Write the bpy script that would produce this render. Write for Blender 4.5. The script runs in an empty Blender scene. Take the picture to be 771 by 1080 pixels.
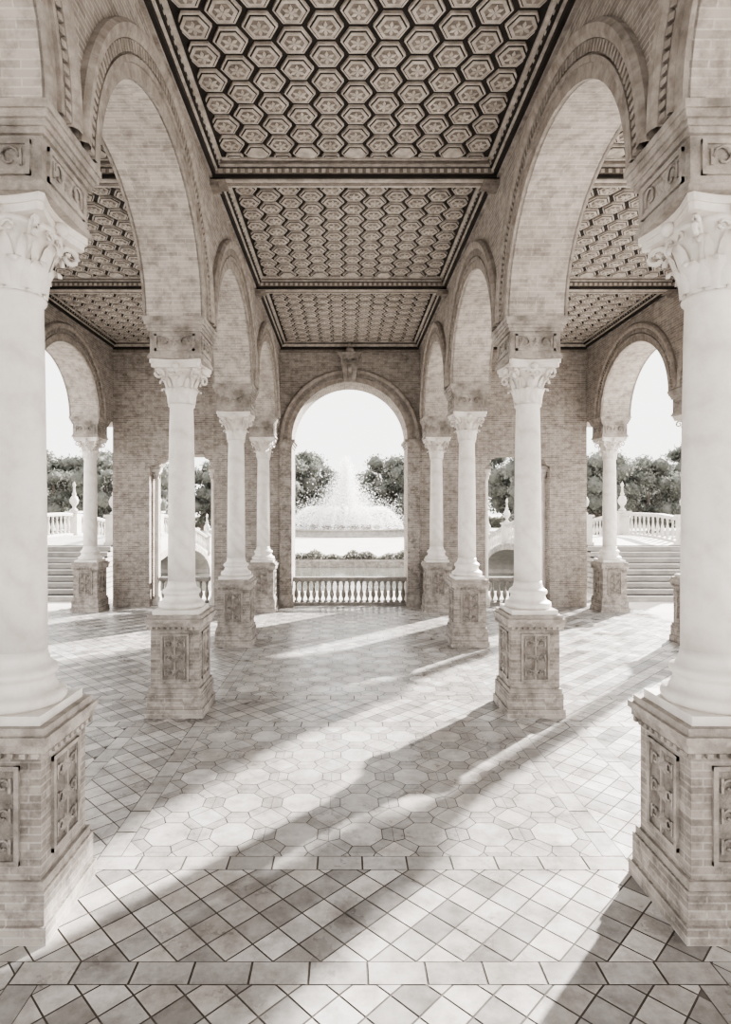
import bpy, math, random
from mathutils import Vector
random.seed(7)
pi=math.pi
scene=bpy.context.scene
S=4.0; W=2.34; CEIL=7.40; SPR=5.18; HT=0.37; R=S/2-HT; RISE=1.45
YW0,YW1=16.6,17.6

# ---------------------------------------------------------------- materials
def newmat(name):
    m=bpy.data.materials.new(name); m.use_nodes=True
    nt=m.node_tree; b=nt.nodes['Principled BSDF']
    return m,nt,b
def N(nt,t,**k):
    n=nt.nodes.new(t)
    for a,v in k.items(): setattr(n,a,v)
    return n
def ramp(nt,fac,stops):
    r=N(nt,'ShaderNodeValToRGB'); e=r.color_ramp.elements
    while len(e)<len(stops): e.new(0.5)
    for i,(p,c) in enumerate(stops):
        e[i].position=p; e[i].color=(c[0],c[1],c[2],1)
    nt.links.new(fac,r.inputs[0]); return r.outputs[0]
def noise(nt,scale,detail=5,coord='Object',rough=0.6,vec=None):
    tc=N(nt,'ShaderNodeTexCoord'); n=N(nt,'ShaderNodeTexNoise')
    n.inputs['Scale'].default_value=scale; n.inputs['Detail'].default_value=detail; n.inputs['Roughness'].default_value=rough
    nt.links.new(vec if vec else tc.outputs[coord],n.inputs['Vector']); return n.outputs['Fac']
def mul(nt,a,b,fac=1.0):
    m=N(nt,'ShaderNodeMix',data_type='RGBA',blend_type='MULTIPLY'); m.inputs[0].default_value=fac
    nt.links.new(a,m.inputs[6]); nt.links.new(b,m.inputs[7]); return m.outputs[2]
def bump(nt,b,h,strength=0.3,dist=0.01):
    n=N(nt,'ShaderNodeBump'); n.inputs['Strength'].default_value=strength; n.inputs['Distance'].default_value=dist
    nt.links.new(h,n.inputs['Height']); nt.links.new(n.outputs[0],b.inputs['Normal'])

def mat_simple(name,c1,c2,scale=4,rough=0.7,bs=0.2,bd=0.01,lo=0.35,hi=0.65,grime=0):
    m,nt,b=newmat(name)
    f=noise(nt,scale); col=ramp(nt,f,[(lo,c1),(hi,c2)])
    if grime:
        g=ramp(nt,noise(nt,2.3,8,rough=0.75),[(0.36,(1-grime,1-grime,1-grime*1.02)),(0.56,(1,1,1))]); col=mul(nt,col,g)
    nt.links.new(col,b.inputs['Base Color']); b.inputs['Roughness'].default_value=rough
    if bs: bump(nt,b,noise(nt,scale*6),bs,bd)
    return m
def mat_brick(name,c1,c2,mortar,bw=0.24,rh=0.052,gr=.60):
    m,nt,b=newmat(name)
    tc=N(nt,'ShaderNodeTexCoord'); br=N(nt,'ShaderNodeTexBrick')
    br.inputs['Scale'].default_value=1; br.inputs['Brick Width'].default_value=bw; br.inputs['Row Height'].default_value=rh
    br.inputs['Mortar Size'].default_value=0.006; br.inputs['Mortar Smooth'].default_value=0.2; br.inputs['Bias'].default_value=0
    br.inputs['Color1'].default_value=(*c1,1); br.inputs['Color2'].default_value=(*c2,1); br.inputs['Mortar'].default_value=(*mortar,1)
    nt.links.new(tc.outputs['UV'],br.inputs['Vector'])
    st=ramp(nt,noise(nt,0.9,6),[(0.3,(0.66,0.645,0.635)),(0.7,(1,1,1))])
    s2=ramp(nt,noise(nt,7,6,rough=.7),[(0.34,(gr,gr*.98,gr*.96)),(0.56,(1,1,1))])
    c=mul(nt,mul(nt,br.outputs['Color'],st),s2)
    nt.links.new(c,b.inputs['Base Color']); b.inputs['Roughness'].default_value=0.85
    inv=N(nt,'ShaderNodeMath',operation='SUBTRACT'); inv.inputs[0].default_value=1; nt.links.new(br.outputs['Fac'],inv.inputs[1])
    bump(nt,b,inv.outputs[0],0.5,0.008)
    return m
BRICK=mat_brick('brick_wall',(0.455,0.408,0.370),(0.30,0.264,0.238),(0.56,0.525,0.485))
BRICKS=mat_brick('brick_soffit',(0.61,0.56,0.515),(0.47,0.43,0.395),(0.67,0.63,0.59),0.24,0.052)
BRICKP=mat_brick('brick_pedestal',(0.46,0.418,0.382),(0.32,0.285,0.258),(0.52,0.485,0.45),0.24,0.05,gr=.46)
STONE=mat_simple('carved_stone',(0.29,0.257,0.23),(0.47,0.43,0.395),7,0.8,0.5,0.02,grime=.5)
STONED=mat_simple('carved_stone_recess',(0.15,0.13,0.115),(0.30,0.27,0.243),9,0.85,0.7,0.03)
ARCHV=mat_simple('terracotta_moulding',(0.24,0.208,0.183),(0.39,0.351,0.318),10,0.8,0.4,0.015,grime=.25)
def marble():
    m,nt,b=newmat('cream_marble')
    tc=N(nt,'ShaderNodeTexCoord'); w=N(nt,'ShaderNodeTexWave'); w.inputs['Scale'].default_value=1.1; w.inputs['Distortion'].default_value=12; w.inputs['Detail'].default_value=5
    mp=N(nt,'ShaderNodeMapping'); mp.inputs['Rotation'].default_value=(0.5,0.6,0.3)
    nt.links.new(tc.outputs['Object'],mp.inputs[0]); nt.links.new(mp.outputs[0],w.inputs['Vector'])
    c=ramp(nt,w.outputs['Fac'],[(0.0,(0.70,0.66,0.625)),(0.2,(0.745,0.708,0.672)),(1,(0.77,0.733,0.698))])
    s=ramp(nt,noise(nt,3,8,rough=.7),[(0.32,(0.82,0.795,0.775)),(0.56,(1,1,1))])
    nt.links.new(mul(nt,c,s),b.inputs['Base Color']); b.inputs['Roughness'].default_value=0.45
    bump(nt,b,noise(nt,30,3),.1,.005)
    return m
MARBLE=marble()
WOODD=mat_simple('ceiling_wood_dark',(0.010,0.0077,0.0064),(0.022,0.0165,0.0138),5,0.75,0.2)
WOODM=mat_simple('ceiling_wood_mid',(0.15,0.128,0.110),(0.27,0.236,0.208),12,0.7,0.5,0.01)
WOODL=mat_simple('ceiling_wood_pale',(0.35,0.312,0.277),(0.60,0.55,0.50),8,0.7,0.5,0.01)
def floormat():
    m,nt,b=newmat('glazed_floor_tile')
    at=N(nt,'ShaderNodeVertexColor'); at.layer_name='tone'
    st=ramp(nt,noise(nt,0.55,8,rough=0.7),[(0.36,(0.54,0.52,0.505)),(0.56,(1,1,1))])
    s2=ramp(nt,noise(nt,5,6,rough=0.7),[(0.32,(0.64,0.625,0.61)),(0.58,(1,1,1))])
    s3=ramp(nt,noise(nt,1.7,9,rough=0.8),[(0.30,(0.42,0.40,0.385)),(0.40,(1,1,1))])
    c=mul(nt,mul(nt,mul(nt,at.outputs['Color'],st),s2),s3); nt.links.new(c,b.inputs['Base Color'])
    r=N(nt,'ShaderNodeMapRange'); r.inputs[1].default_value=0.3; r.inputs[2].default_value=0.7; r.inputs[3].default_value=0.20; r.inputs[4].default_value=0.5
    nt.links.new(noise(nt,2.2,6),r.inputs[0]); nt.links.new(r.outputs[0],b.inputs['Roughness'])
    bump(nt,b,noise(nt,7,3),0.08,0.01)
    return m
TILE=floormat()
GROUT=mat_simple('floor_grout',(0.08,0.07,0.062),(0.13,0.115,0.103),6,0.9,0)
PAVE=mat_simple('pale_paving',(0.52,0.495,0.46),(0.64,0.61,0.575),0.6,0.9,0.1)
WSTONE=mat_simple('white_ceramic_stone',(0.48,0.455,0.43),(0.64,0.61,0.58),3,0.6,0.2)
GSTONE=mat_simple('weathered_balustrade_stone',(0.18,0.167,0.154),(0.33,0.31,0.288),6,0.8,0.3)
STAIR=mat_simple('stair_stone',(0.28,0.262,0.244),(0.42,0.395,0.37),2,0.7,0.2)
ROOFM=mat_simple('roof_tile',(0.35,0.28,0.24),(0.45,0.38,0.33),2,0.9,0.2)
BARK=mat_simple('tree_bark',(0.10,0.085,0.07),(0.18,0.15,0.13),3,0.9,0.3)
def leafmat(name,c1,c2):
    m,nt,b=newmat(name)
    nt.links.new(ramp(nt,noise(nt,0.7,4),[(0.35,c1),(0.65,c2)]),b.inputs['Base Color']); b.inputs['Roughness'].default_value=0.8
    tr=N(nt,'ShaderNodeBsdfTranslucent'); tr.inputs[0].default_value=(c2[0],c2[1],c2[2],1)
    mx=N(nt,'ShaderNodeMixShader'); mx.inputs[0].default_value=0.3
    nt.links.new(b.outputs[0],mx.inputs[1]); nt.links.new(tr.outputs[0],mx.inputs[2])
    nt.links.new(mx.outputs[0],nt.nodes['Material Output'].inputs['Surface'])
    return m
LEAF=leafmat('tree_foliage',(0.13,0.133,0.118),(0.205,0.208,0.186))
HEDGE=leafmat('hedge_foliage',(0.09,0.088,0.074),(0.18,0.178,0.15))
PETAL=leafmat('flower_petals',(0.7,0.66,0.64),(0.85,0.82,0.8))
SPRAY=leafmat('water_spray',(0.96,0.96,0.96),(0.98,0.98,0.98))
def watermat():
    m,nt,b=newmat('canal_water')
    b.inputs['Base Color'].default_value=(0.12,0.12,0.105,1); b.inputs['Roughness'].default_value=0.12
    bump(nt,b,noise(nt,1.2,4),0.25,0.05); return m
WATER=watermat()

# ---------------------------------------------------------------- mesh builder
class MB:
    def __init__(s): s.v=[];s.f=[];s.m=[];s.sm=[];s.uv=[];s.col=[];s.mats=[]
    def mi(s,mat):
        if mat not in s.mats: s.mats.append(mat)
        return s.mats.index(mat)
    def face(s,pts,mat,uv=None,col=None,smooth=False):
        o=len(s.v); s.v+= [tuple(p) for p in pts]
        s.f.append(tuple(range(o,o+len(pts)))); s.m.append(s.mi(mat)); s.uv.append(uv); s.col.append(col); s.sm.append(smooth)
    def idx(s,verts,faces,mat,smooth=True):
        o=len(s.v); s.v+=[tuple(p) for p in verts]; k=s.mi(mat)
        for f in faces:
            s.f.append(tuple(i+o for i in f)); s.m.append(k); s.uv.append(None); s.col.append(None); s.sm.append(smooth)
    def box(s,x0,x1,y0,y1,z0,z1,mat):
        v=[(x0,y0,z0),(x1,y0,z0),(x1,y1,z0),(x0,y1,z0),(x0,y0,z1),(x1,y0,z1),(x1,y1,z1),(x0,y1,z1)]
        s.idx(v,[(0,3,2,1),(4,5,6,7),(0,1,5,4),(1,2,6,5),(2,3,7,6),(3,0,4,7)],mat,False)
    def cb(s,cx,cy,h,z0,z1,mat): s.box(cx-h,cx+h,cy-h,cy+h,z0,z1,mat)
    def lathe(s,prof,cx,cy,z0,mat,seg=24,smooth=True):
        v=[];f=[];n=len(prof)
        for r,z in prof:
            for k in range(seg):
                a=2*pi*k/seg; v.append((cx+r*math.cos(a),cy+r*math.sin(a),z0+z))
        for i in range(n-1):
            for k in range(seg):
                k2=(k+1)%seg; f.append((i*seg+k,i*seg+k2,(i+1)*seg+k2,(i+1)*seg+k))
        f.append(tuple(range(seg-1,-1,-1))); f.append(tuple((n-1)*seg+k for k in range(seg)))
        s.idx(v,f,mat,smooth)
    def tube(s,pts,rad,mat,seg=6):
        v=[];f=[];n=len(pts); P=[Vector(p) for p in pts]
        for i in range(n):
            t=(P[min(i+1,n-1)]-P[max(i-1,0)]).normalized()
            ref=Vector((0,0,1)) if abs(t.z)<0.95 else Vector((1,0,0))
            a=t.cross(ref).normalized(); b=t.cross(a)
            r=rad[i] if isinstance(rad,(list,tuple)) else rad
            for k in range(seg):
                an=2*pi*k/seg; v.append(P[i]+a*r*math.cos(an)+b*r*math.sin(an))
        for i in range(n-1):
            for k in range(seg):
                k2=(k+1)%seg; f.append((i*seg+k,i*seg+k2,(i+1)*seg+k2,(i+1)*seg+k))
        f.append(tuple(range(seg))); f.append(tuple((n-1)*seg+k for k in range(seg)))
        s.idx(v,f,mat,True)
    def beam(s,p0,p1,w,h,mat):
        p0=Vector(p0);p1=Vector(p1); d=(p1-p0); hd=Vector((d.x,d.y,0)).normalized(); n=Vector((-hd.y,hd.x,0))*w/2; u=Vector((0,0,h))
        v=[p0-n,p0+n,p0+n+u,p0-n+u,p1-n,p1+n,p1+n+u,p1-n+u]
        s.idx(v,[(0,1,2,3),(4,7,6,5),(0,4,5,1),(1,5,6,2),(2,6,7,3),(3,7,4,0)],mat,False)
    def mesh(s,name,colors=False):
        me=bpy.data.meshes.new(name); me.from_pydata(s.v,[],s.f)
        for m in s.mats: me.materials.append(m)
        me.polygons.foreach_set('material_index',s.m); me.polygons.foreach_set('use_smooth',s.sm)
        me.uv_layers.new(name='UVMap')
        uvs=[0.0]*(2*len(me.loops)); cols=[1.0]*(4*len(me.loops)) if colors else None
        for p in me.polygons:
            uv=s.uv[p.index]; n=p.normal
            for j,li in enumerate(p.loop_indices):
                if uv: u_=uv[j]
                else:
                    c=me.vertices[me.loops[li].vertex_index].co
                    if abs(n.z)>max(abs(n.x),abs(n.y)): u_=(c.x,c.y)
                    elif abs(n.x)>abs(n.y): u_=(c.y,c.z)
                    else: u_=(c.x,c.z)
                uvs[2*li]=u_[0]; uvs[2*li+1]=u_[1]
                if colors:
                    t=s.col[p.index] or (0.5,0.5,0.5); cols[4*li:4*li+3]=[t[0],t[1],t[2]]
        me.uv_layers['UVMap'].data.foreach_set('uv',uvs)
        if colors:
            me.color_attributes.new('tone','FLOAT_COLOR','CORNER')
            me.color_attributes['tone'].data.foreach_set('color',cols)
        me.update(); return me
    def obj(s,name,loc=(0,0,0),colors=False):
        o=bpy.data.objects.new(name,s.mesh(name,colors)); o.location=loc; scene.collection.objects.link(o); return o
def inst(name,me,loc,rot=0,scale=(1,1,1)):
    o=bpy.data.objects.new(name,me); o.location=loc; o.rotation_euler=(0,0,rot); o.scale=scale; scene.collection.objects.link(o); return o

def clip(poly,x0,x1,y0,y1):
    def cl(P,ins,inter):
        out=[]
        for i in range(len(P)):
            a=P[i];b=P[(i+1)%len(P)]
            if ins(a):
                out.append(a)
                if not ins(b): out.append(inter(a,b))
            elif ins(b): out.append(inter(a,b))
        return out
    def ix(v): return lambda a,b:(v,a[1]+(b[1]-a[1])*(v-a[0])/(b[0]-a[0]))
    def iy(v): return lambda a,b:(a[0]+(b[0]-a[0])*(v-a[1])/(b[1]-a[1]),v)
    P=poly
    for ins,it in ((lambda p:p[0]>=x0,ix(x0)),(lambda p:p[0]<=x1,ix(x1)),(lambda p:p[1]>=y0,iy(y0)),(lambda p:p[1]<=y1,iy(y1))):
        if len(P)<3: return []
        P=cl(P,ins,it)
    return P if len(P)>=3 else []

# ---------------------------------------------------------------- column
def leaf(mb,ang,r0,z0,h,w,curl,mat):
    prof=[(0,0,.8),(.08,.35,1),(.18,.62,1.05),(.42,.86,.95),(.75,1.0,.75),(1.0,.95,.5),(1.04,.82,.15)]
    v=[];f=[]
    ca,sa=math.cos(ang),math.sin(ang)
    for dr,zf,wf in prof:
        for k,(sx,bo) in enumerate(((-1,-.012),(-.5,.0),(0,.016),(.5,.0),(1,-.012))):
            r=r0+dr*curl+bo; t=sx*w*wf/2
            v.append((r*ca-t*sa,r*sa+t*ca,z0+zf*h))
    for i in range(len(prof)-1):
        for k in range(4): a=i*5+k; f.append((a,a+1,a+6,a+5))
    mb.idx(v,f,mat,True)
def face_ornament(mb,h,z0,z1,mat,matd,hw):
    for q in range(4):
        c,s=math.cos(q*pi/2),math.sin(q*pi/2)
        def P(u,o,z): return (c*o-s*u, s*o+c*u, z)
        def bx(u0,u1,o1,a,b,m):
            v=[P(u0,h-.005,a),P(u1,h-.005,a),P(u1,h-.005,b),P(u0,h-.005,b),P(u0,o1,a),P(u1,o1,a),P(u1,o1,b),P(u0,o1,b)]
            mb.idx(v,[(0,1,2,3),(4,5,6,7),(0,1,5,4),(1,2,6,5),(2,3,7,6),(3,0,4,7)],m,False)
        fr=0.03
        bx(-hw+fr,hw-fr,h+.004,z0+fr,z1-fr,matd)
        bx(-hw,-hw+fr,h+.02,z0,z1,mat); bx(hw-fr,hw,h+.02,z0,z1,mat)
        bx(-hw,hw,h+.02,z0,z0+fr,mat); bx(-hw,hw,h+.02,z1-fr,z1,mat)
        L=z1-z0-2*fr; n=max(1,int(L/0.17)); ww=hw-fr-.02
        if n>1: bx(-.008,.008,h+.022,z0+fr,z1-fr,mat)
        for i in range(n):
            zc=z0+fr+L*(i+.5)/n; r=min(L/n*.42,ww*.9)
            v=[P(0,h+.045,zc)]; k=10
            for j in range(k):
                a=2*pi*j/k; rr=r*(1 if j%2==0 else .45); v.append(P(rr*math.sin(a)*.8,h+.006,zc+rr*math.cos(a)))
            mb.idx(v,[(0,1+j,1+(j+1)%k) for j in range(k)],mat,False)
            for sg in (-1,1):
                pts=[P(sg*(ww*.62+ww*.3*math.cos(t)*(1-t/9)),h+.015,zc+ww*.36*math.sin(t)*(1-t/9)) for t in [x*.7 for x in range(9)]]
                mb.tube(pts,.010,mat,4)
                bx(sg*ww*.95-.008,sg*ww*.95+.008,h+.018,zc-.05,zc+.05,mat)
def col_mesh():
    mb=MB()
    mb.cb(0,0,.375,0,.12,BRICKP); mb.cb(0,0,.355,.12,.34,BRICKP); mb.cb(0,0,.34,.34,.40,STONE)
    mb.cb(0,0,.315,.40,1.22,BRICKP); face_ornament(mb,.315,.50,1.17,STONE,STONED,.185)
    mb.cb(0,0,.335,1.22,1.27,STONE); mb.cb(0,0,.36,1.27,1.33,STONE); mb.cb(0,0,.38,1.33,1.38,STONE); mb.cb(0,0,.35,1.38,1.43,STONE)
    for q in range(4):
        for i in range(9):
            u=-.30+i*.075; c,s=math.cos(q*pi/2),math.sin(q*pi/2); o=.35
            x,y=c*o-s*u,s*o+c*u; mb.box(x-.018,x+.018,y-.018,y+.018,1.235,1.27,STONE)
    mb.cb(0,0,.30,1.43,1.49,MARBLE)
    mb.lathe([(.285,0),(.30,.02),(.305,.045),(.295,.075),(.265,.09),(.25,.10),(.235,.125),(.225,.16),(.23,.18),(.247,.19),(.252,.21),(.246,.235),(.22,.25),(.20,.27),(.187,.31),(.180,.36)],0,0,1.49,MARBLE,32)
    mb.lathe([(.180,0),(.179,.5),(.175,1.0),(.169,1.6),(.161,2.1),(.155,2.32),(.172,2.335),(.178,2.35),(.172,2.37),(.158,2.38)],0,0,1.85,MARBLE,32)
    mb.lathe([(.158,0),(.165,.1),(.18,.22),(.21,.34),(.25,.42),(.28,.45)],0,0,4.21,MARBLE,24)
    for i in range(8): leaf(mb,i*pi/4+pi/8,.166,4.22,.20,.13,.085,MARBLE)
    for i in range(8): leaf(mb,i*pi/4,.174,4.24,.32,.13,.11,MARBLE)
    for i in range(4):
        a=i*pi/2+pi/4; ca,sa=math.cos(a),math.sin(a)
        pts=[(.2*ca,.2*sa,4.42),(.235*ca,.235*sa,4.53)]
        for k in range(14):
            t=k*.62; rr=.075*(1-k/17)
            ro=.335+rr*math.cos(pi-t*1.0); z=4.585+rr*math.sin(pi-t)
            pts.append((ro*ca,ro*sa,z))
        mb.tube(pts,[.02]*2+[.022-.0006*k for k in range(14)],MARBLE,6)
        a2=i*pi/2; mb.lathe([(.0,-.05),(.035,-.035),(.05,0),(.035,.035),(0,.05)],.29*math.cos(a2),.29*math.sin(a2),4.68,MARBLE,8)
        for sg in (-1,1):
            pts=[]
            for k in range(9):
                t=k*.6; rr=.045*(1-k/12); u=sg*(.07+rr*math.cos(pi-t)); o=.245; z=4.59+rr*math.sin(pi-t)
                pts.append((math.cos(a2)*o-math.sin(a2)*u,math.sin(a2)*o+math.cos(a2)*u,z))
            mb.tube(pts,.013,MARBLE,5)
    for z0,z1,k in ((4.66,4.71,.95),(4.71,4.76,1.0)):
        ring=[]
        for q in range(4):
            for j in range(8):
                u=-1+2*j/8; o=(.335-.055*(1-u*u))*k; uu=u*.30*k if abs(u)<1 else u*.31*k
                c,s=math.cos(q*pi/2),math.sin(q*pi/2); ring.append((c*o-s*uu,s*o+c*uu))
            c,s=math.cos(q*pi/2),math.sin(q*pi/2); o=.335*k; uu=.31*k; ring.append((c*o-s*uu,s*o+c*uu))
        n=len(ring); v=[(x,y,z0) for x,y in ring]+[(x,y,z1) for x,y in ring]
        mb.idx(v,[tuple(range(n-1,-1,-1)),tuple(range(n,2*n))]+[(i,(i+1)%n,n+(i+1)%n,n+i) for i in range(n)],MARBLE,False)
    mb.cb(0,0,.35,4.76,4.80,STONE); mb.cb(0,0,.335,4.80,4.83,STONE); mb.cb(0,0,.325,4.83,5.11,STONE)
    face_ornament(mb,.325,4.86,5.08,STONE,STONE,.26)
    mb.cb(0,0,.35,5.11,5.15,STONE); mb.cb(0,0,.365,5.15,5.19,STONE); mb.cb(0,0,.385,5.19,5.24,STONE); mb.cb(0,0,.40,5.24,5.29,STONE)
    mb.v=[(x,y,z*1.32/1.43 if z<=1.43 else z-.11) for x,y,z in mb.v]
    return mb.mesh('marble_column')
CM=col_mesh()
for x in (-3*W,-W,W,3*W):
    for r in range(-1,5): inst('marble_column',CM,(x,r*S,0))

# ---------------------------------------------------------------- walls by path
def wall_path(mb,path,top,o0,o1,axis,mat,soffit=None):
    soffit=soffit or mat
    T=top if callable(top) else (lambda s:top)
    def P(s,o,z): return (s,o,z) if axis=='x' else (o,s,z)
    L=0
    for (s0,z0),(s1,z1) in zip(path[:-1],path[1:]):
        l=math.hypot(s1-s0,z1-z0)
        mb.face([P(s0,o0,z0),P(s0,o1,z0),P(s1,o1,z1),P(s1,o0,z1)],soffit,[(0,L),(o1-o0,L),(o1-o0,L+l),(0,L+l)])
        if abs(s1-s0)>1e-6:
            for o in (o0,o1):
                mb.face([P(s0,o,z0),P(s1,o,z1),P(s1,o,T(s1)),P(s0,o,T(s0))],mat,[(s0,z0),(s1,z1),(s1,T(s1)),(s0,T(s0))])
            mb.face([P(s0,o0,T(s0)),P(s1,o0,T(s1)),P(s1,o1,T(s1)),P(s0,o1,T(s0))],mat)
        L+=l
    for (s,z) in (path[0],path[-1]):
        mb.face([P(s,o0,z),P(s,o1,z),P(s,o1,T(s)),P(s,o0,T(s))],mat,[(o0,z),(o1,z),(o1,T(s)),(o0,T(s))])
def arcpts(c,zs,r,n=40,rise=None): 
    rise=rise or r
    return [(c-r*math.cos(pi*i/n),zs+rise*math.sin(pi*i/n)) for i in range(n+1)]
def archivolt(mb,c,zs,r,plane,sgn,axis,wid=.35,mat=ARCHV,dent=True,n=40,rise=None,widz=None):
    rise=rise or r; widz=widz or wid
    prof=[(0,-.02),(0,.03),(.28,.03),(.28,.055),(.40,.055),(.40,.02),(.68,.02),(.68,.06),(.78,.085),(.92,.09),(1.0,.05),(1.0,-.02)]
    def Q(pr,a,o):
        s=c-(r+pr*wid)*math.cos(a); z=zs+(rise+pr*widz)*math.sin(a)
        return (s,plane+sgn*o,z) if axis=='x' else (plane+sgn*o,s,z)
    v=[];f=[];m=len(prof)
    for i in range(n+1):
        for pr,o in prof: v.append(Q(pr,pi*i/n,o))
    for i in range(n):
        for k in range(m-1): f.append((i*m+k,i*m+k+1,(i+1)*m+k+1,(i+1)*m+k))
    mb.idx(v,f,mat,False)
    if dent:
        nd=int(pi*(r+.5*wid)/.075)
        for i in range(nd):
            a0=pi*(i+.22)/nd;a1=pi*(i+.78)/nd
            q=[(.45,a0),(.45,a1),(.66,a1),(.66,a0)]
            b=[Q(p,a,.01) for p,a in q]; t=[Q(p,a,.055) for p,a in q]
            mb.idx(b+t,[(4,5,6,7),(0,1,5,4),(1,2,6,5),(2,3,7,6),(3,0,4,7)],mat,False)
for x in (-3*W,-W,W,3*W):
    mb=MB(); path=[(-S-HT,SPR)]
    for k in range(-1,4): path+=arcpts(k*S+2,SPR,R,40,RISE)
    yend=YW1 if abs(x)>5 else YW0
    path.append((yend,SPR))
    wall_path(mb,path,CEIL+.02,x-HT,x+HT,'y',BRICK,BRICKS)
    for k in range(-1,4):
        for sg in (-1,1): archivolt(mb,k*S+2,SPR,R,x+sg*HT,sg,'y',rise=RISE,widz=.43)
    mb.obj('wall_arcade')
# back wall
DW=1.62; DS=4.68; wx0,wx1,wt=3.80,5.62,4.28
def lobed(x0,x1,zt):
    return [(x0,0),(x0,zt-.35),(x0+.10,zt-.30),(x0+.16,zt-.16),(x0+.26,zt-.12),(x0+.30,zt),(x1-.30,zt),(x1-.26,zt-.12),(x1-.16,zt-.16),(x1-.10,zt-.30),(x1,zt-.35),(x1,0)]
mb=MB()
path=[(-3*W+HT,0)]+lobed(-wx1,-wx0,wt)+[(-DW,0)]+arcpts(0,DS,DW,48)+[(DW,0)]+lobed(wx0,wx1,wt)+[(3*W-HT,0)]
wall_path(mb,path,CEIL+.02,YW0,YW1,'x',BRICK)
archivolt(mb,0,DS,DW,YW0,-1,'x',.36,ARCHV,True,48); archivolt(mb,0,DS,DW,YW1,1,'x',.36,ARCHV,True,48)
for s in (-1,1):
    a,b=sorted((s*DW,s*1.965))
    mb.box(a,b,YW0-.08,YW0,0,DS-.20,BRICKP)
    for z0,z1,o,i in ((DS-.20,DS-.13,.10,.02),(DS-.13,DS-.07,.12,.05),(DS-.07,DS,.15,.09)):
        a2,b2=sorted((s*(DW-i),s*1.97)); mb.box(a2,b2,YW0-o,YW1,z0,z1,STONE)
    a2,b2=sorted((s*(DW-.04),s*1.97)); mb.box(a2,b2,YW0-.11,YW0,0,.35,STONE)
wb=mb.obj('wall_back')
mb=MB()
k0=DS+DW-.04
v=[(-.15,0,k0),(.15,0,k0),(.27,0,7.02),(-.27,0,7.02)]
q=[(x,YW0-.24,z) for x,_,z in v]+[(x,YW0,z) for x,_,z in v]
mb.idx(q,[(0,1,2,3),(0,1,5,4),(1,2,6,5),(2,3,7,6),(3,0,4,7)],STONE,False)
mb.box(-.33,.33,YW0-.30,YW0,7.02,7.08,STONE); mb.box(-.29,.29,YW0-.27,YW0,6.96,7.02,STONE)
for sg in (-1,1):
    mb.tube([(sg*(.11+.07*(1-k/14)*math.cos(k*.6)),YW0-.26,6.86+.07*(1-k/14)*math.sin(k*.6)) for k in range(12)],.018,STONE,5)
    mb.tube([(sg*(.04+.02*k/6),YW0-.26-.01*math.sin(k),6.36+.065*k) for k in range(7)],.02,STONE,5)
mb.lathe([(0,-.13),(.06,-.09),(.08,0),(.06,.09),(0,.13)],0,YW0-.24,6.62,STONE,12)
mb.lathe([(.08,0),(.12,.03),(.13,.08),(.08,.14),(.05,.16),(.07,.2),(.04,.26),(0,.28)],0,YW0-.17,7.08,STONE,12)
ko=mb.obj('keystone_cartouche'); ko.parent=wb
for i,s in enumerate((-1,1)):
    mb=MB()
    for xx in (wx0+.10,wx1-.10):
        X=s*xx
        mb.cb(X,YW0+.35,.10,0,.18,MARBLE)
        mb.lathe([(.10,.18),(.10,.22),(.075,.26),(.07,.34),(.066,2),(.06,3.55),(.075,3.57),(.065,3.6),(.08,3.72),(.11,3.80)],X,YW0+.35,0,MARBLE,16)
        mb.cb(X,YW0+.35,.115,3.80,3.88,MARBLE)
        for k in range(8): 
            a=k*pi/4; mb.tube([(X+.07*math.cos(a),YW0+.35+.07*math.sin(a),3.6),(X+.09*math.cos(a),YW0+.35+.09*math.sin(a),3.72),(X+.125*math.cos(a),YW0+.35+.125*math.sin(a),3.76)],[.02,.02,.015],MARBLE,5)
        mb.box(X-.09,X+.09,YW0+.1,YW0+.6,3.88,3.96,STONE)
    mb.obj('window_%d'%(i+1))

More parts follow.
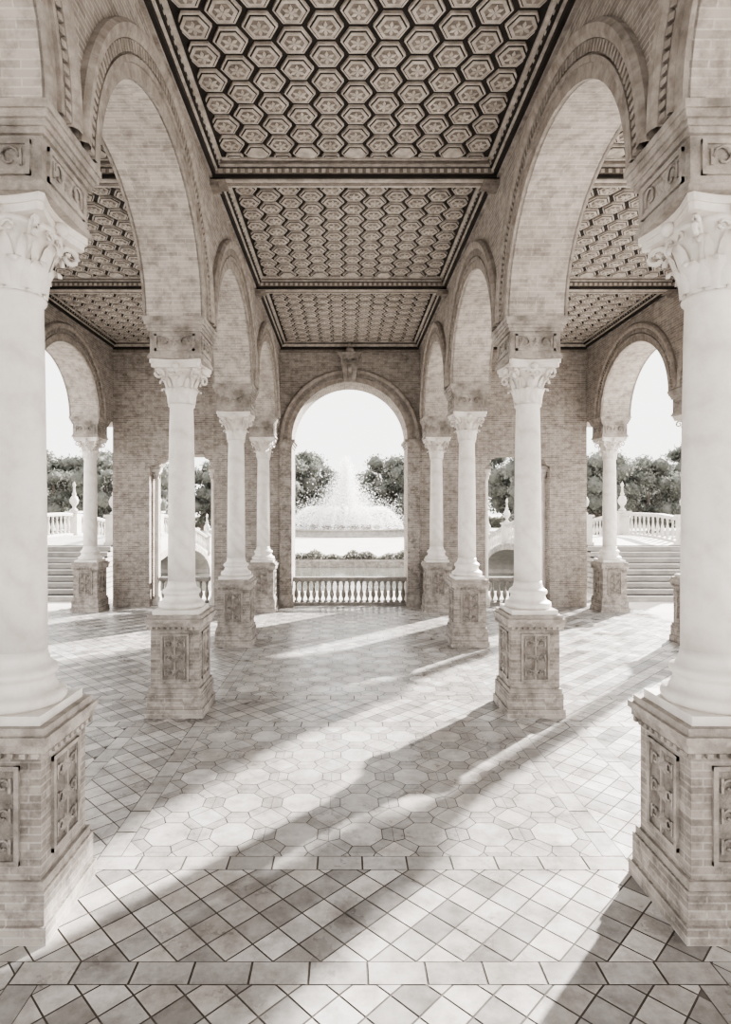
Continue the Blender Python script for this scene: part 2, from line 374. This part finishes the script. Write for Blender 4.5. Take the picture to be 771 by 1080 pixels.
# ---------------------------------------------------------------- ceiling
BO=.15
def by(r): return r*S+BO
def hexpts(cx,cy,r): return [(cx+r*math.cos(pi*k/3),cy+r*math.sin(pi*k/3)) for k in range(6)]
ce=MB()
def prism(mb,poly,z0,z1,mat):
    n=len(poly)
    mb.idx([(x,y,z0) for x,y in poly]+[(x,y,z1) for x,y in poly],[tuple(range(n-1,-1,-1))]+[(i,(i+1)%n,n+(i+1)%n,n+i) for i in range(n)],mat,False)
ce.box(-3*W-HT,3*W+HT,-S-HT,YW1,CEIL,CEIL+.06,WOODD)
A=.213
for cx in (-2*W,0,2*W):
    x0,x1=cx-(W-HT),cx+(W-HT)
    for r in range(-1,4):
        y0,y1=by(r),by(r+1)
        if r==3: y1=YW0
        fx0,fx1,fy0,fy1=x0+.24,x1-.24,y0+.30,y1-.30
        if r==3: fy1=y1-.22
        for d,w,z,m in ((0,.04,.06,WOODL),(.06,.02,.035,WOODM),(.12,.03,.03,WOODL)):
            a0,a1,b0,b1=fx0-.20+d,fx1+.20-d,fy0-.20+d,fy1+.20-d
            ce.box(a0,a1,b0,b0+w,CEIL-z,CEIL,m); ce.box(a0,a1,b1-w,b1,CEIL-z,CEIL,m)
            ce.box(a0,a0+w,b0,b1,CEIL-z,CEIL,m); ce.box(a1-w,a1,b0,b1,CEIL-z,CEIL,m)
        ni=int((fx1-fx0)/(1.5*A))+3; nj=int((fy1-fy0)/(A*math.sqrt(3)))+3
        for i in range(-ni//2-1,ni//2+2):
            for j in range(-1,nj+1):
                hx=cx+i*1.5*A; hy=fy0+(j+(.5 if i%2 else 0))*A*math.sqrt(3)
                for rr,z0,z1,m in ((A*.83,.030,0,WOODL),(A*.73,.034,.030,WOODD),(A*.66,.044,.034,WOODL)):
                    p=clip(hexpts(hx,hy,rr),fx0,fx1,fy0,fy1)
                    if p: prism(ce,p,CEIL-z0,CEIL-z1,m)
                if fx0+.1<hx<fx1-.1 and fy0+.1<hy<fy1-.1:
                    prism(ce,hexpts(hx,hy,A*.48),CEIL-.048,CEIL-.044,WOODM)
                    for k in range(6):
                        a=pi*k/3+pi/6; u=(math.cos(a),math.sin(a)); t=(-u[1],u[0]); L=A*.42; w=A*.09
                        prism(ce,[(hx,hy),(hx+u[0]*L*.55+t[0]*w,hy+u[1]*L*.55+t[1]*w),(hx+u[0]*L,hy+u[1]*L),(hx+u[0]*L*.55-t[0]*w,hy+u[1]*L*.55-t[1]*w)],CEIL-.056,CEIL-.048,WOODL)
ce.obj('ceiling')
tn=1
mb=MB()
for cx in (-2*W,0,2*W):
    x0,x1=cx-(W-HT),cx+(W-HT)
    for r in range(-1,5):
        y=by(r) if r<4 else None
        if y is None:
            mb.box(x0,x1,YW0-.10,YW0,CEIL-.20,CEIL,WOODD); mb.box(x0,x1,YW0-.13,YW0,CEIL-.13,CEIL-.06,WOODL); mb.box(x0,x1,YW0-.06,YW0,CEIL-.27,CEIL-.20,WOODM); continue
        mb.box(x0,x1,y-.12,y+.12,CEIL-.20,CEIL,WOODD); mb.box(x0,x1,y-.085,y+.085,CEIL-.225,CEIL-.20,WOODL); mb.box(x0,x1,y-.03,y+.03,CEIL-.235,CEIL-.225,WOODM)
        mb.box(x0,x1,y-.13,y+.13,CEIL-.15,CEIL-.08,WOODM)
        for k in range(int((x1-x0)/.10)):
            xx=x0+.05+k*.10
            for sg in (-1,1): mb.box(xx-.025,xx+.025,y+sg*.133-.008,y+sg*.133+.008,CEIL-.14,CEIL-.09,WOODL)
        for sg in (-1,1):
            xe=cx+sg*(W-HT); a,b=sorted((xe,xe-sg*.22)); mb.box(a,b,y-.14,y+.14,CEIL-.25,CEIL-.235,WOODM)
            a,b=sorted((xe,xe-sg*.12)); mb.box(a,b,y-.11,y+.11,CEIL-.30,CEIL-.25,WOODM)
mb.obj('trim_%d'%tn); tn+=1
for cx in (-2*W,0,2*W):
    mb=MB()
    for sg in (-1,1):
        xe=cx+sg*(W-HT)
        for o,za,zb,m in ((.16,.03,0,WOODL),(.14,.08,.03,WOODD),(.11,.11,.08,WOODL),(.085,.17,.11,WOODD),(.04,.20,.17,STONE)):
            a,b=sorted((xe,xe-sg*o)); mb.box(a,b,-S-HT,YW0,CEIL-za,CEIL-zb,m)
        for k in range(int(20.5/.12)):
            y=-S-.3+k*.12; a,b=sorted((xe,xe-sg*.148)); mb.box(a,b,y-.02,y+.02,CEIL-.07,CEIL-.05,WOODL)
    mb.obj('trim_%d'%tn); tn+=1
mb=MB(); mb.box(-3*W-.7,3*W+.7,-S-.7,YW1+.3,CEIL+.06,CEIL+.30,STONE); mb.box(-3*W-.5,3*W+.5,-S-.5,YW1+.15,CEIL+.30,CEIL+.9,BRICK)
v=[(-3*W-.8,-S-.8,CEIL+.9),(3*W+.8,-S-.8,CEIL+.9),(3*W+.8,YW1+.4,CEIL+.9),(-3*W-.8,YW1+.4,CEIL+.9),(-3,0,CEIL+2.4),(3,0,CEIL+2.4),(3,13,CEIL+2.4),(-3,13,CEIL+2.4)]
mb.idx(v,[(0,3,2,1),(4,5,6,7),(0,1,5,4),(1,2,6,5),(2,3,7,6),(3,0,4,7)],ROOFM,False)
mb.obj('roof')

# ---------------------------------------------------------------- floor
fl=MB()
FX,FY0,FY1=3*W+.75,-S-1.5,YW1+.4
fl.box(-FX,FX,FY0,FY1,-.12,-.004,GROUT)
def tone(base,var=.06):
    t=base*(1+random.uniform(-var,var)*2); h=random.uniform(-.012,.012); return (t,t*(.962+h),t*(.93+2*h))
LT,DK,MD=.58,.28,.42
def tile(p,c,inset=.006):
    if len(p)<3: return
    cx=sum(q[0] for q in p)/len(p); cy=sum(q[1] for q in p)/len(p)
    out=[]
    for x,y in p:
        d=math.hypot(x-cx,y-cy)
        if d<.03: return
        k=1-inset*1.25/d; out.append((cx+(x-cx)*k,cy+(y-cy)*k,0.0))
    fl.face(out,TILE,None,c)
def diag(x0,x1,y0,y1,s,mode):
    h=s*math.sqrt(2)/2
    n=int((x1-x0)/h)+3; m=int((y1-y0)/h)+3
    for i in range(-1,n):
        for j in range(-1,m):
            if (i+j)%2: continue
            cx=x0+i*h; cy=y0+j*h
            p=clip([(cx-h,cy),(cx,cy-h),(cx+h,cy),(cx,cy+h)],x0,x1,y0,y1)
            if not p: continue
            if mode=='check':
                b=DK if ((i-j)//2)%2==0 and random.random()<.8 else (LT if random.random()<.85 else MD)
            elif mode=='band':
                b=(MD*.9 if random.random()<.6 else DK*1.2) if ((i-j)//2)%2==0 and random.random()<.7 else LT
            else: b=LT*.95 if random.random()<.6 else MD
            tile(p,tone(b,.09))
def strip(x0,x1,y0,y1,l=.34):
    if x1-x0>y1-y0:
        n=max(1,round((x1-x0)/l))
        for i in range(n): 
            a=x0+(x1-x0)*i/n;b=x0+(x1-x0)*(i+1)/n; tile([(a,y0),(b,y0),(b,y1),(a,y1)],tone(MD*1.05 if i%2 else LT*.92))
    else:
        n=max(1,round((y1-y0)/l))
        for i in range(n):
            a=y0+(y1-y0)*i/n;b=y0+(y1-y0)*(i+1)/n; tile([(x0,a),(x1,a),(x1,b),(x0,b)],tone(MD*1.05 if i%2 else LT*.92))
def octa(x0,x1,y0,y1,n):
    p=(x1-x0)/n; m=int((y1-y0)/p)+2; yc=(y0+y1)/2; k=p/2; t=k*(math.sqrt(2)-1)
    def O(cx,cy,f): return [(cx+a*k*f,cy+b*k*f) for a,b in ((1,t/k),(t/k,1),(-t/k,1),(-1,t/k),(-1,-t/k),(-t/k,-1),(t/k,-1),(1,-t/k))]
    for i in range(n+1):
        for j in range(-m//2-1,m//2+2):
            cx=x0+(i+.5)*p; cy=yc+j*p
            if i<n:
                o=O(cx,cy,1);q=O(cx,cy,.66)
                for a in range(8):
                    b=(a+1)%8; c=clip([o[a],o[b],q[b],q[a]],x0,x1,y0,y1)
                    tile(c,tone((DK*1.5 if (a%2) else MD*1.05),.07),.004)
                tile(clip(q,x0,x1,y0,y1),tone(LT*.95,.06),.004)
            sx=x0+i*p; sy=cy+p/2; d=k-t
            tile(clip([(sx-d,sy),(sx,sy-d),(sx+d,sy),(sx,sy+d)],x0,x1,y0,y1),tone(LT*.92,.08),.004)
bw=.17
for r in range(-1,4):
    ya,yb=r*S+.40,(r+1)*S-.50
    if r==3: yb=YW0-.35
    for cx in (-2*W,0,2*W):
        xa,xb=cx-1.86,cx+1.86
        for (a,b,c,d) in ((xa-bw,xb+bw,ya,ya+bw),(xa-bw,xb+bw,yb-bw,yb),(xa-bw,xa,ya+bw,yb-bw),(xb,xb+bw,ya+bw,yb-bw)): strip(a,b,c,d)
        if cx==0 and r>=0 and r!=0: octa(xa,xb,ya+bw,yb-bw,7)
        elif cx==0: diag(xa,xb,ya+bw,yb-bw,.20,'band')
        else: diag(xa,xb,ya+bw,yb-bw,.20,'check')
    for cx in (-3*W-.30,-W,W,3*W+.30):
        hw=W-1.86-bw if abs(cx)<5 else .61
        diag(cx-hw,cx+hw,ya,yb,.19,'pale')
    y0=(r*S-.50) if r>-1 else FY0
    diag(-FX,FX,y0,ya,.20,'band')
diag(-FX,FX,YW0-.35,FY1,.20,'check')
fl.obj('floor',colors=True)

# ---------------------------------------------------------------- balustrades
BAL=[(.055,0),(.055,.05),(.03,.07),(.028,.10),(.06,.20),(.065,.27),(.04,.38),(.026,.46),(.028,.52),(.045,.54),(.03,.57),(.05,.60),(.05,.64)]
def balustrade(mb,p0,p1,h,sp,mat,seg=10,w=.20):
    p0=Vector(p0);p1=Vector(p1); L=(Vector((p1.x-p0.x,p1.y-p0.y))).length; n=max(1,int(L/sp))
    mb.beam(p0,p1,w,.08,mat); mb.beam(p0+Vector((0,0,h-.12)),p1+Vector((0,0,h-.12)),w*.85,.05,mat); mb.beam(p0+Vector((0,0,h-.07)),p1+Vector((0,0,h-.07)),w*1.1,.07,mat)
    hb=h-.20; k=hb/.64
    for i in range(n):
        q=p0.lerp(p1,(i+.5)/n)
        mb.lathe([(r*1.05,z*k) for r,z in BAL],q.x,q.y,q.z+.08,mat,seg)
mb=MB(); balustrade(mb,(-DW+.01,YW0+.35,0),(DW-.01,YW0+.35,0),.80,.165,GSTONE,12); mb.obj('balustrade')
for s in (-1,1):
    mb=MB(); a,b=sorted((s*(wx0+.2),s*(wx1-.2))); balustrade(mb,(a,YW0+.35,0),(b,YW0+.35,0),.80,.165,GSTONE,12); mb.obj('balustrade')

# ---------------------------------------------------------------- exterior
YC=20.06; WZ=-.85
mb=MB(); mb.box(-120,120,-60,YC,-1.6,-.13,PAVE)
mb.box(-120,-FX,-60,YC,-.13,-.02,PAVE); mb.box(FX,120,-60,YC,-.13,-.02,PAVE); mb.box(-FX,FX,FY1,YC,-.13,-.02,PAVE); mb.box(-FX,FX,-60,FY0,-.13,-.02,PAVE)
mb.box(-300,300,38,600,-1.6,-.5,PAVE)
mb.box(-120,120,37.8,38,-1.6,-.44,STONE)
mb.obj('plaza_ground')
mb=MB(); mb.box(-120,120,YC,37.8,-1.5,WZ,WATER); mb.obj('canal_water')
def finial(mb,x,y,z):
    mb.lathe([(.14,0),(.14,.06),(.07,.12),(.06,.2),(.16,.34),(.18,.46),(.12,.6),(.06,.66),(.09,.72),(.05,.8),(.035,1.0),(.07,1.08),(.05,1.16),(0,1.25)],x,y,z,WSTONE,12)
def post(mb,x,y,z,zb):
    mb.cb(x,y,.22,zb,z+.95,WSTONE); mb.cb(x,y,.27,z+.95,z+1.03,WSTONE); mb.cb(x,y,.26,z,z+.10,WSTONE); finial(mb,x,y,z+1.03)
ctrl=[(20.3,1.53),(22,1.68),(24,1.72),(26,1.62),(28,1.40),(30,1.08),(32,.70),(34,.30),(36,-.10),(37.75,-.45)]
def deck(y):
    for (a,za),(b,zb) in zip(ctrl[:-1],ctrl[1:]):
        if a<=y<=b: return za+(zb-za)*(y-a)/(b-a)
    return ctrl[-1][1] if y>37 else ctrl[0][1]
BZ=WZ+.001
for s in (-1,1):
    mb=MB(); x0,x1=sorted((s*7.95,s*11.7))
    under=[(YC+.02,BZ),(22,BZ)]+[(28-6*math.cos(pi*i/24),BZ+1.7*math.sin(pi*i/24)) for i in range(25)]+[(34,BZ),(37.75,BZ)]
    wall_path(mb,under,deck,x0,x1,'y',WSTONE)
    for X in (x0+.12,x1-.12):
        for (a,za),(b,zb) in zip(ctrl[:-1],ctrl[1:]): balustrade(mb,(X,a,za),(X,b,zb),.92,.30,WSTONE,8,.24)
        for yy in (20.35,25,30,34,37.4): post(mb,X,yy,deck(yy),deck(yy)-.1)
        for i in range(24):
            a0=pi*i/24;a1=pi*(i+1)/24
            sx=-1 if X<(x0+x1)/2 else 1; xf=(x0 if sx<0 else x1)+sx*.05
            mb.face([(xf,28-6*math.cos(a0),BZ+1.7*math.sin(a0)),(xf,28-6*math.cos(a1),BZ+1.7*math.sin(a1)),(xf,28-6.4*math.cos(a1),BZ+2.0*math.sin(a1)),(xf,28-6.4*math.cos(a0),BZ+2.0*math.sin(a0))],STONE)
    mb.obj('stone_bridge')
    mb=MB(); n=9
    for i in range(n):
        y=17.65+i*.26; mb.box(x0,x1,y,20.05,-.02+i*.17 if i else -.02,(i+1)*.17,STAIR); mb.box(x0,x1,y-.03,y+.26 if i<n-1 else 20.05,(i+1)*.17-.04,(i+1)*.17,WSTONE)
    mb.obj('stone_staircase')
# fountain
FYc=82
mb=MB()
mb.lathe([(9.2,-.5),(9.2,-.3),(8.8,-.25),(8.7,.25),(9.0,.32),(9.0,.45),(8.4,.45),(8.4,.1),(5.0,.1),(5.0,.7),(5.3,.8),(5.3,1.0),(4.8,1.0),(4.8,.8),(1.2,.8),(1.0,1.6),(1.9,2.0),(2.1,2.2),(.4,2.15),(.3,2.6),(0,2.7)],0,FYc,0,STAIR,64)
for k in range(100000):
    t=random.random()
    if t<.66:
        u=random.random(); rr=(.5+5.6*u)*abs(random.gauss(0,.6))+.1; h=9.5*(1-u)**1.0
        a=random.uniform(0,2*pi); x,y,z=rr*math.cos(a),rr*math.sin(a),1+h*random.random()**.8
    elif t<.88:
        a=int(random.random()*28)/28*2*pi; u=random.random(); rr=8.0-6.2*u; z=.3+4*2.9*u*(1-u)*1.0+random.gauss(0,.12); x,y=rr*math.cos(a)+random.gauss(0,.13),rr*math.sin(a)+random.gauss(0,.13)
    else:
        a=random.uniform(0,2*pi); rr=8*math.sqrt(random.random()); x,y,z=rr*math.cos(a),rr*math.sin(a),.3+abs(random.gauss(0,1.7))
    s=random.uniform(.03,.085); c=Vector((x,y+FYc,max(z,.2)))
    p=[c+Vector((random.uniform(-1,1),random.uniform(-1,1),random.uniform(-1,1)))*s*1.6 for _ in range(3)]
    mb.face(p,SPRAY)
mb.obj('fountain')
# trees
def tree_mesh(name,H,Rr,nc,nl,seed,ls=.25):
    rnd=random.Random(seed); mb=MB()
    th=H*.22
    mb.tube([(0,0,-.1),(.05,0,th*.5),(-.05,.1,th),(.1,0,H*.6)],[H*.03,H*.022,H*.018,H*.008],BARK,8)
    cl=[]
    for i in range(nc):
        while True:
            x,y,z=rnd.uniform(-1,1),rnd.uniform(-1,1),rnd.uniform(-1,1)
            if .25<x*x+y*y+z*z<1: break
        c=Vector((x*Rr*.82,y*Rr*.82,H*.53+z*H*.38)); cl.append((c,rnd.uniform(.18,.32)*Rr))
        if i%5==0: mb.tube([(0,0,th*rnd.uniform(.7,1.1)),tuple(c*.5+Vector((0,0,th*.45))),tuple(c)],[H*.01,H*.007,H*.003],BARK,5)
    for c,r in cl:
        for k in range(nl):
            d=Vector((rnd.gauss(0,1),rnd.gauss(0,1),rnd.gauss(0,1))).normalized()*r*rnd.uniform(.55,1.15); d.z*=.8
            p=c+d; u=Vector((rnd.gauss(0,1),rnd.gauss(0,1),rnd.gauss(0,1))).normalized(); w=u.cross(Vector((rnd.gauss(0,1),rnd.gauss(0,1),rnd.gauss(0,1)))).normalized()
            s=ls*rnd.uniform(.6,1.3); mb.face([p-u*s,p-w*s*.5,p+u*s,p+w*s*.5],LEAF)
        v=[];f=[]
        for a in range(5):
            for b in range(7):
                th_=pi*(a+.5)/5; ph=2*pi*b/7; q=r*.75*rnd.uniform(.8,1.1)
                v.append(c+Vector((math.sin(th_)*math.cos(ph)*q,math.sin(th_)*math.sin(ph)*q,math.cos(th_)*q*.8)))
        for a in range(4):
            for b in range(7): f.append((a*7+b,a*7+(b+1)%7,(a+1)*7+(b+1)%7,(a+1)*7+b))
        mb.idx(v,f,LEAF,True)
    return mb.mesh(name)
TM=[tree_mesh('tree',12.5,5.6,50,140,k) for k in (1,2,3)]
spots=[(-7.3,108,1.2),(-12,102,1.28),(-17,104,1.2),(8.0,108,1.2),(12.8,103,1.28),(18,105,1.2),(-4.2,128,.9),(5.2,128,.95)]
for i in range(9):
    spots.append((-25-i*6.4+random.uniform(-1,1),98+random.uniform(-6,8),random.uniform(.95,1.25)))
    spots.append((26+i*6.4+random.uniform(-1,1),98+random.uniform(-6,8),random.uniform(.95,1.3)))
for i in range(6):
    spots.append((-24-i*7,74+random.uniform(-4,4),random.uniform(.65,.9))); spots.append((24+i*7,74+random.uniform(-4,4),random.uniform(.75,1.0)))
for i,(x,y,s) in enumerate(spots):
    inst('tree',TM[i%3],(x,y,-.5),random.uniform(0,6.28),(s,s,s*random.uniform(.95,1.08)))
mb=MB()
for k in range(9000):
    x=random.uniform(-75,75); 
    if abs(x)<1.5: continue
    z=-.5+2.0*random.random(); p=Vector((x,118+random.uniform(-1,1),z)); u=Vector((random.gauss(0,1),random.gauss(0,1),random.gauss(0,1))).normalized(); w=u.cross(Vector((0.3,1,.2))).normalized(); s=random.uniform(.3,.6)
    mb.face([p-u*s,p-w*s*.6,p+u*s,p+w*s*.6],HEDGE)
mb.obj('hedge')
mb=MB()
mb.box(-7.4,7.4,38.2,39.6,-.5,-.40,STONED)
for k in range(12000):
    x=random.uniform(-7.3,7.3); hgt=.34+.16*math.sin(x*2.1)+.10*math.sin(x*5.3)
    p=Vector((x,random.uniform(38.3,39.5),-.42+hgt*random.random())); u=Vector((random.gauss(0,1),random.gauss(0,1),random.gauss(0,1))).normalized(); w=u.cross(Vector((0.3,1,.2))).normalized(); s=random.uniform(.04,.09)
    mb.face([p-u*s,p-w*s*.6,p+u*s,p+w*s*.6],PETAL if random.random()<.18 else HEDGE)
mb.obj('flower_bed')

# ---------------------------------------------------------------- light & camera
w=bpy.data.worlds.new('World'); scene.world=w; w.use_nodes=True; nt=w.node_tree; bg=nt.nodes['Background']
tc=N(nt,'ShaderNodeTexCoord'); sp=N(nt,'ShaderNodeSeparateXYZ'); nt.links.new(tc.outputs['Generated'],sp.inputs[0])
nt.links.new(ramp(nt,sp.outputs['Z'],[(0.0,(0.96,0.945,0.915)),(0.35,(0.93,0.918,0.892)),(1.0,(0.80,0.79,0.775))]),bg.inputs[0]); bg.inputs[1].default_value=2.1
sd=bpy.data.lights.new('sun','SUN'); sd.energy=17; sd.angle=math.radians(1.3); sd.color=(1,.958,.91)
so=bpy.data.objects.new('sun',sd); scene.collection.objects.link(so)
el=math.radians(25); az=math.radians(43); d=Vector((-math.sin(az)*math.cos(el),-math.cos(az)*math.cos(el),-math.sin(el))); so.rotation_euler=d.to_track_quat('-Z','Y').to_euler()
cd=bpy.data.cameras.new('camera'); cam=bpy.data.objects.new('camera',cd); scene.collection.objects.link(cam)
cam.location=(-.13,0,2.66); cam.rotation_euler=(pi/2,0,0)
cd.sensor_fit='VERTICAL'; cd.sensor_height=24; cd.lens=624/1080*24; cd.shift_x=21.5/1080; cd.clip_end=2000
scene.camera=cam
scene.view_settings.view_transform='AgX'; scene.view_settings.look='AgX - Medium High Contrast'; scene.view_settings.exposure=0.68
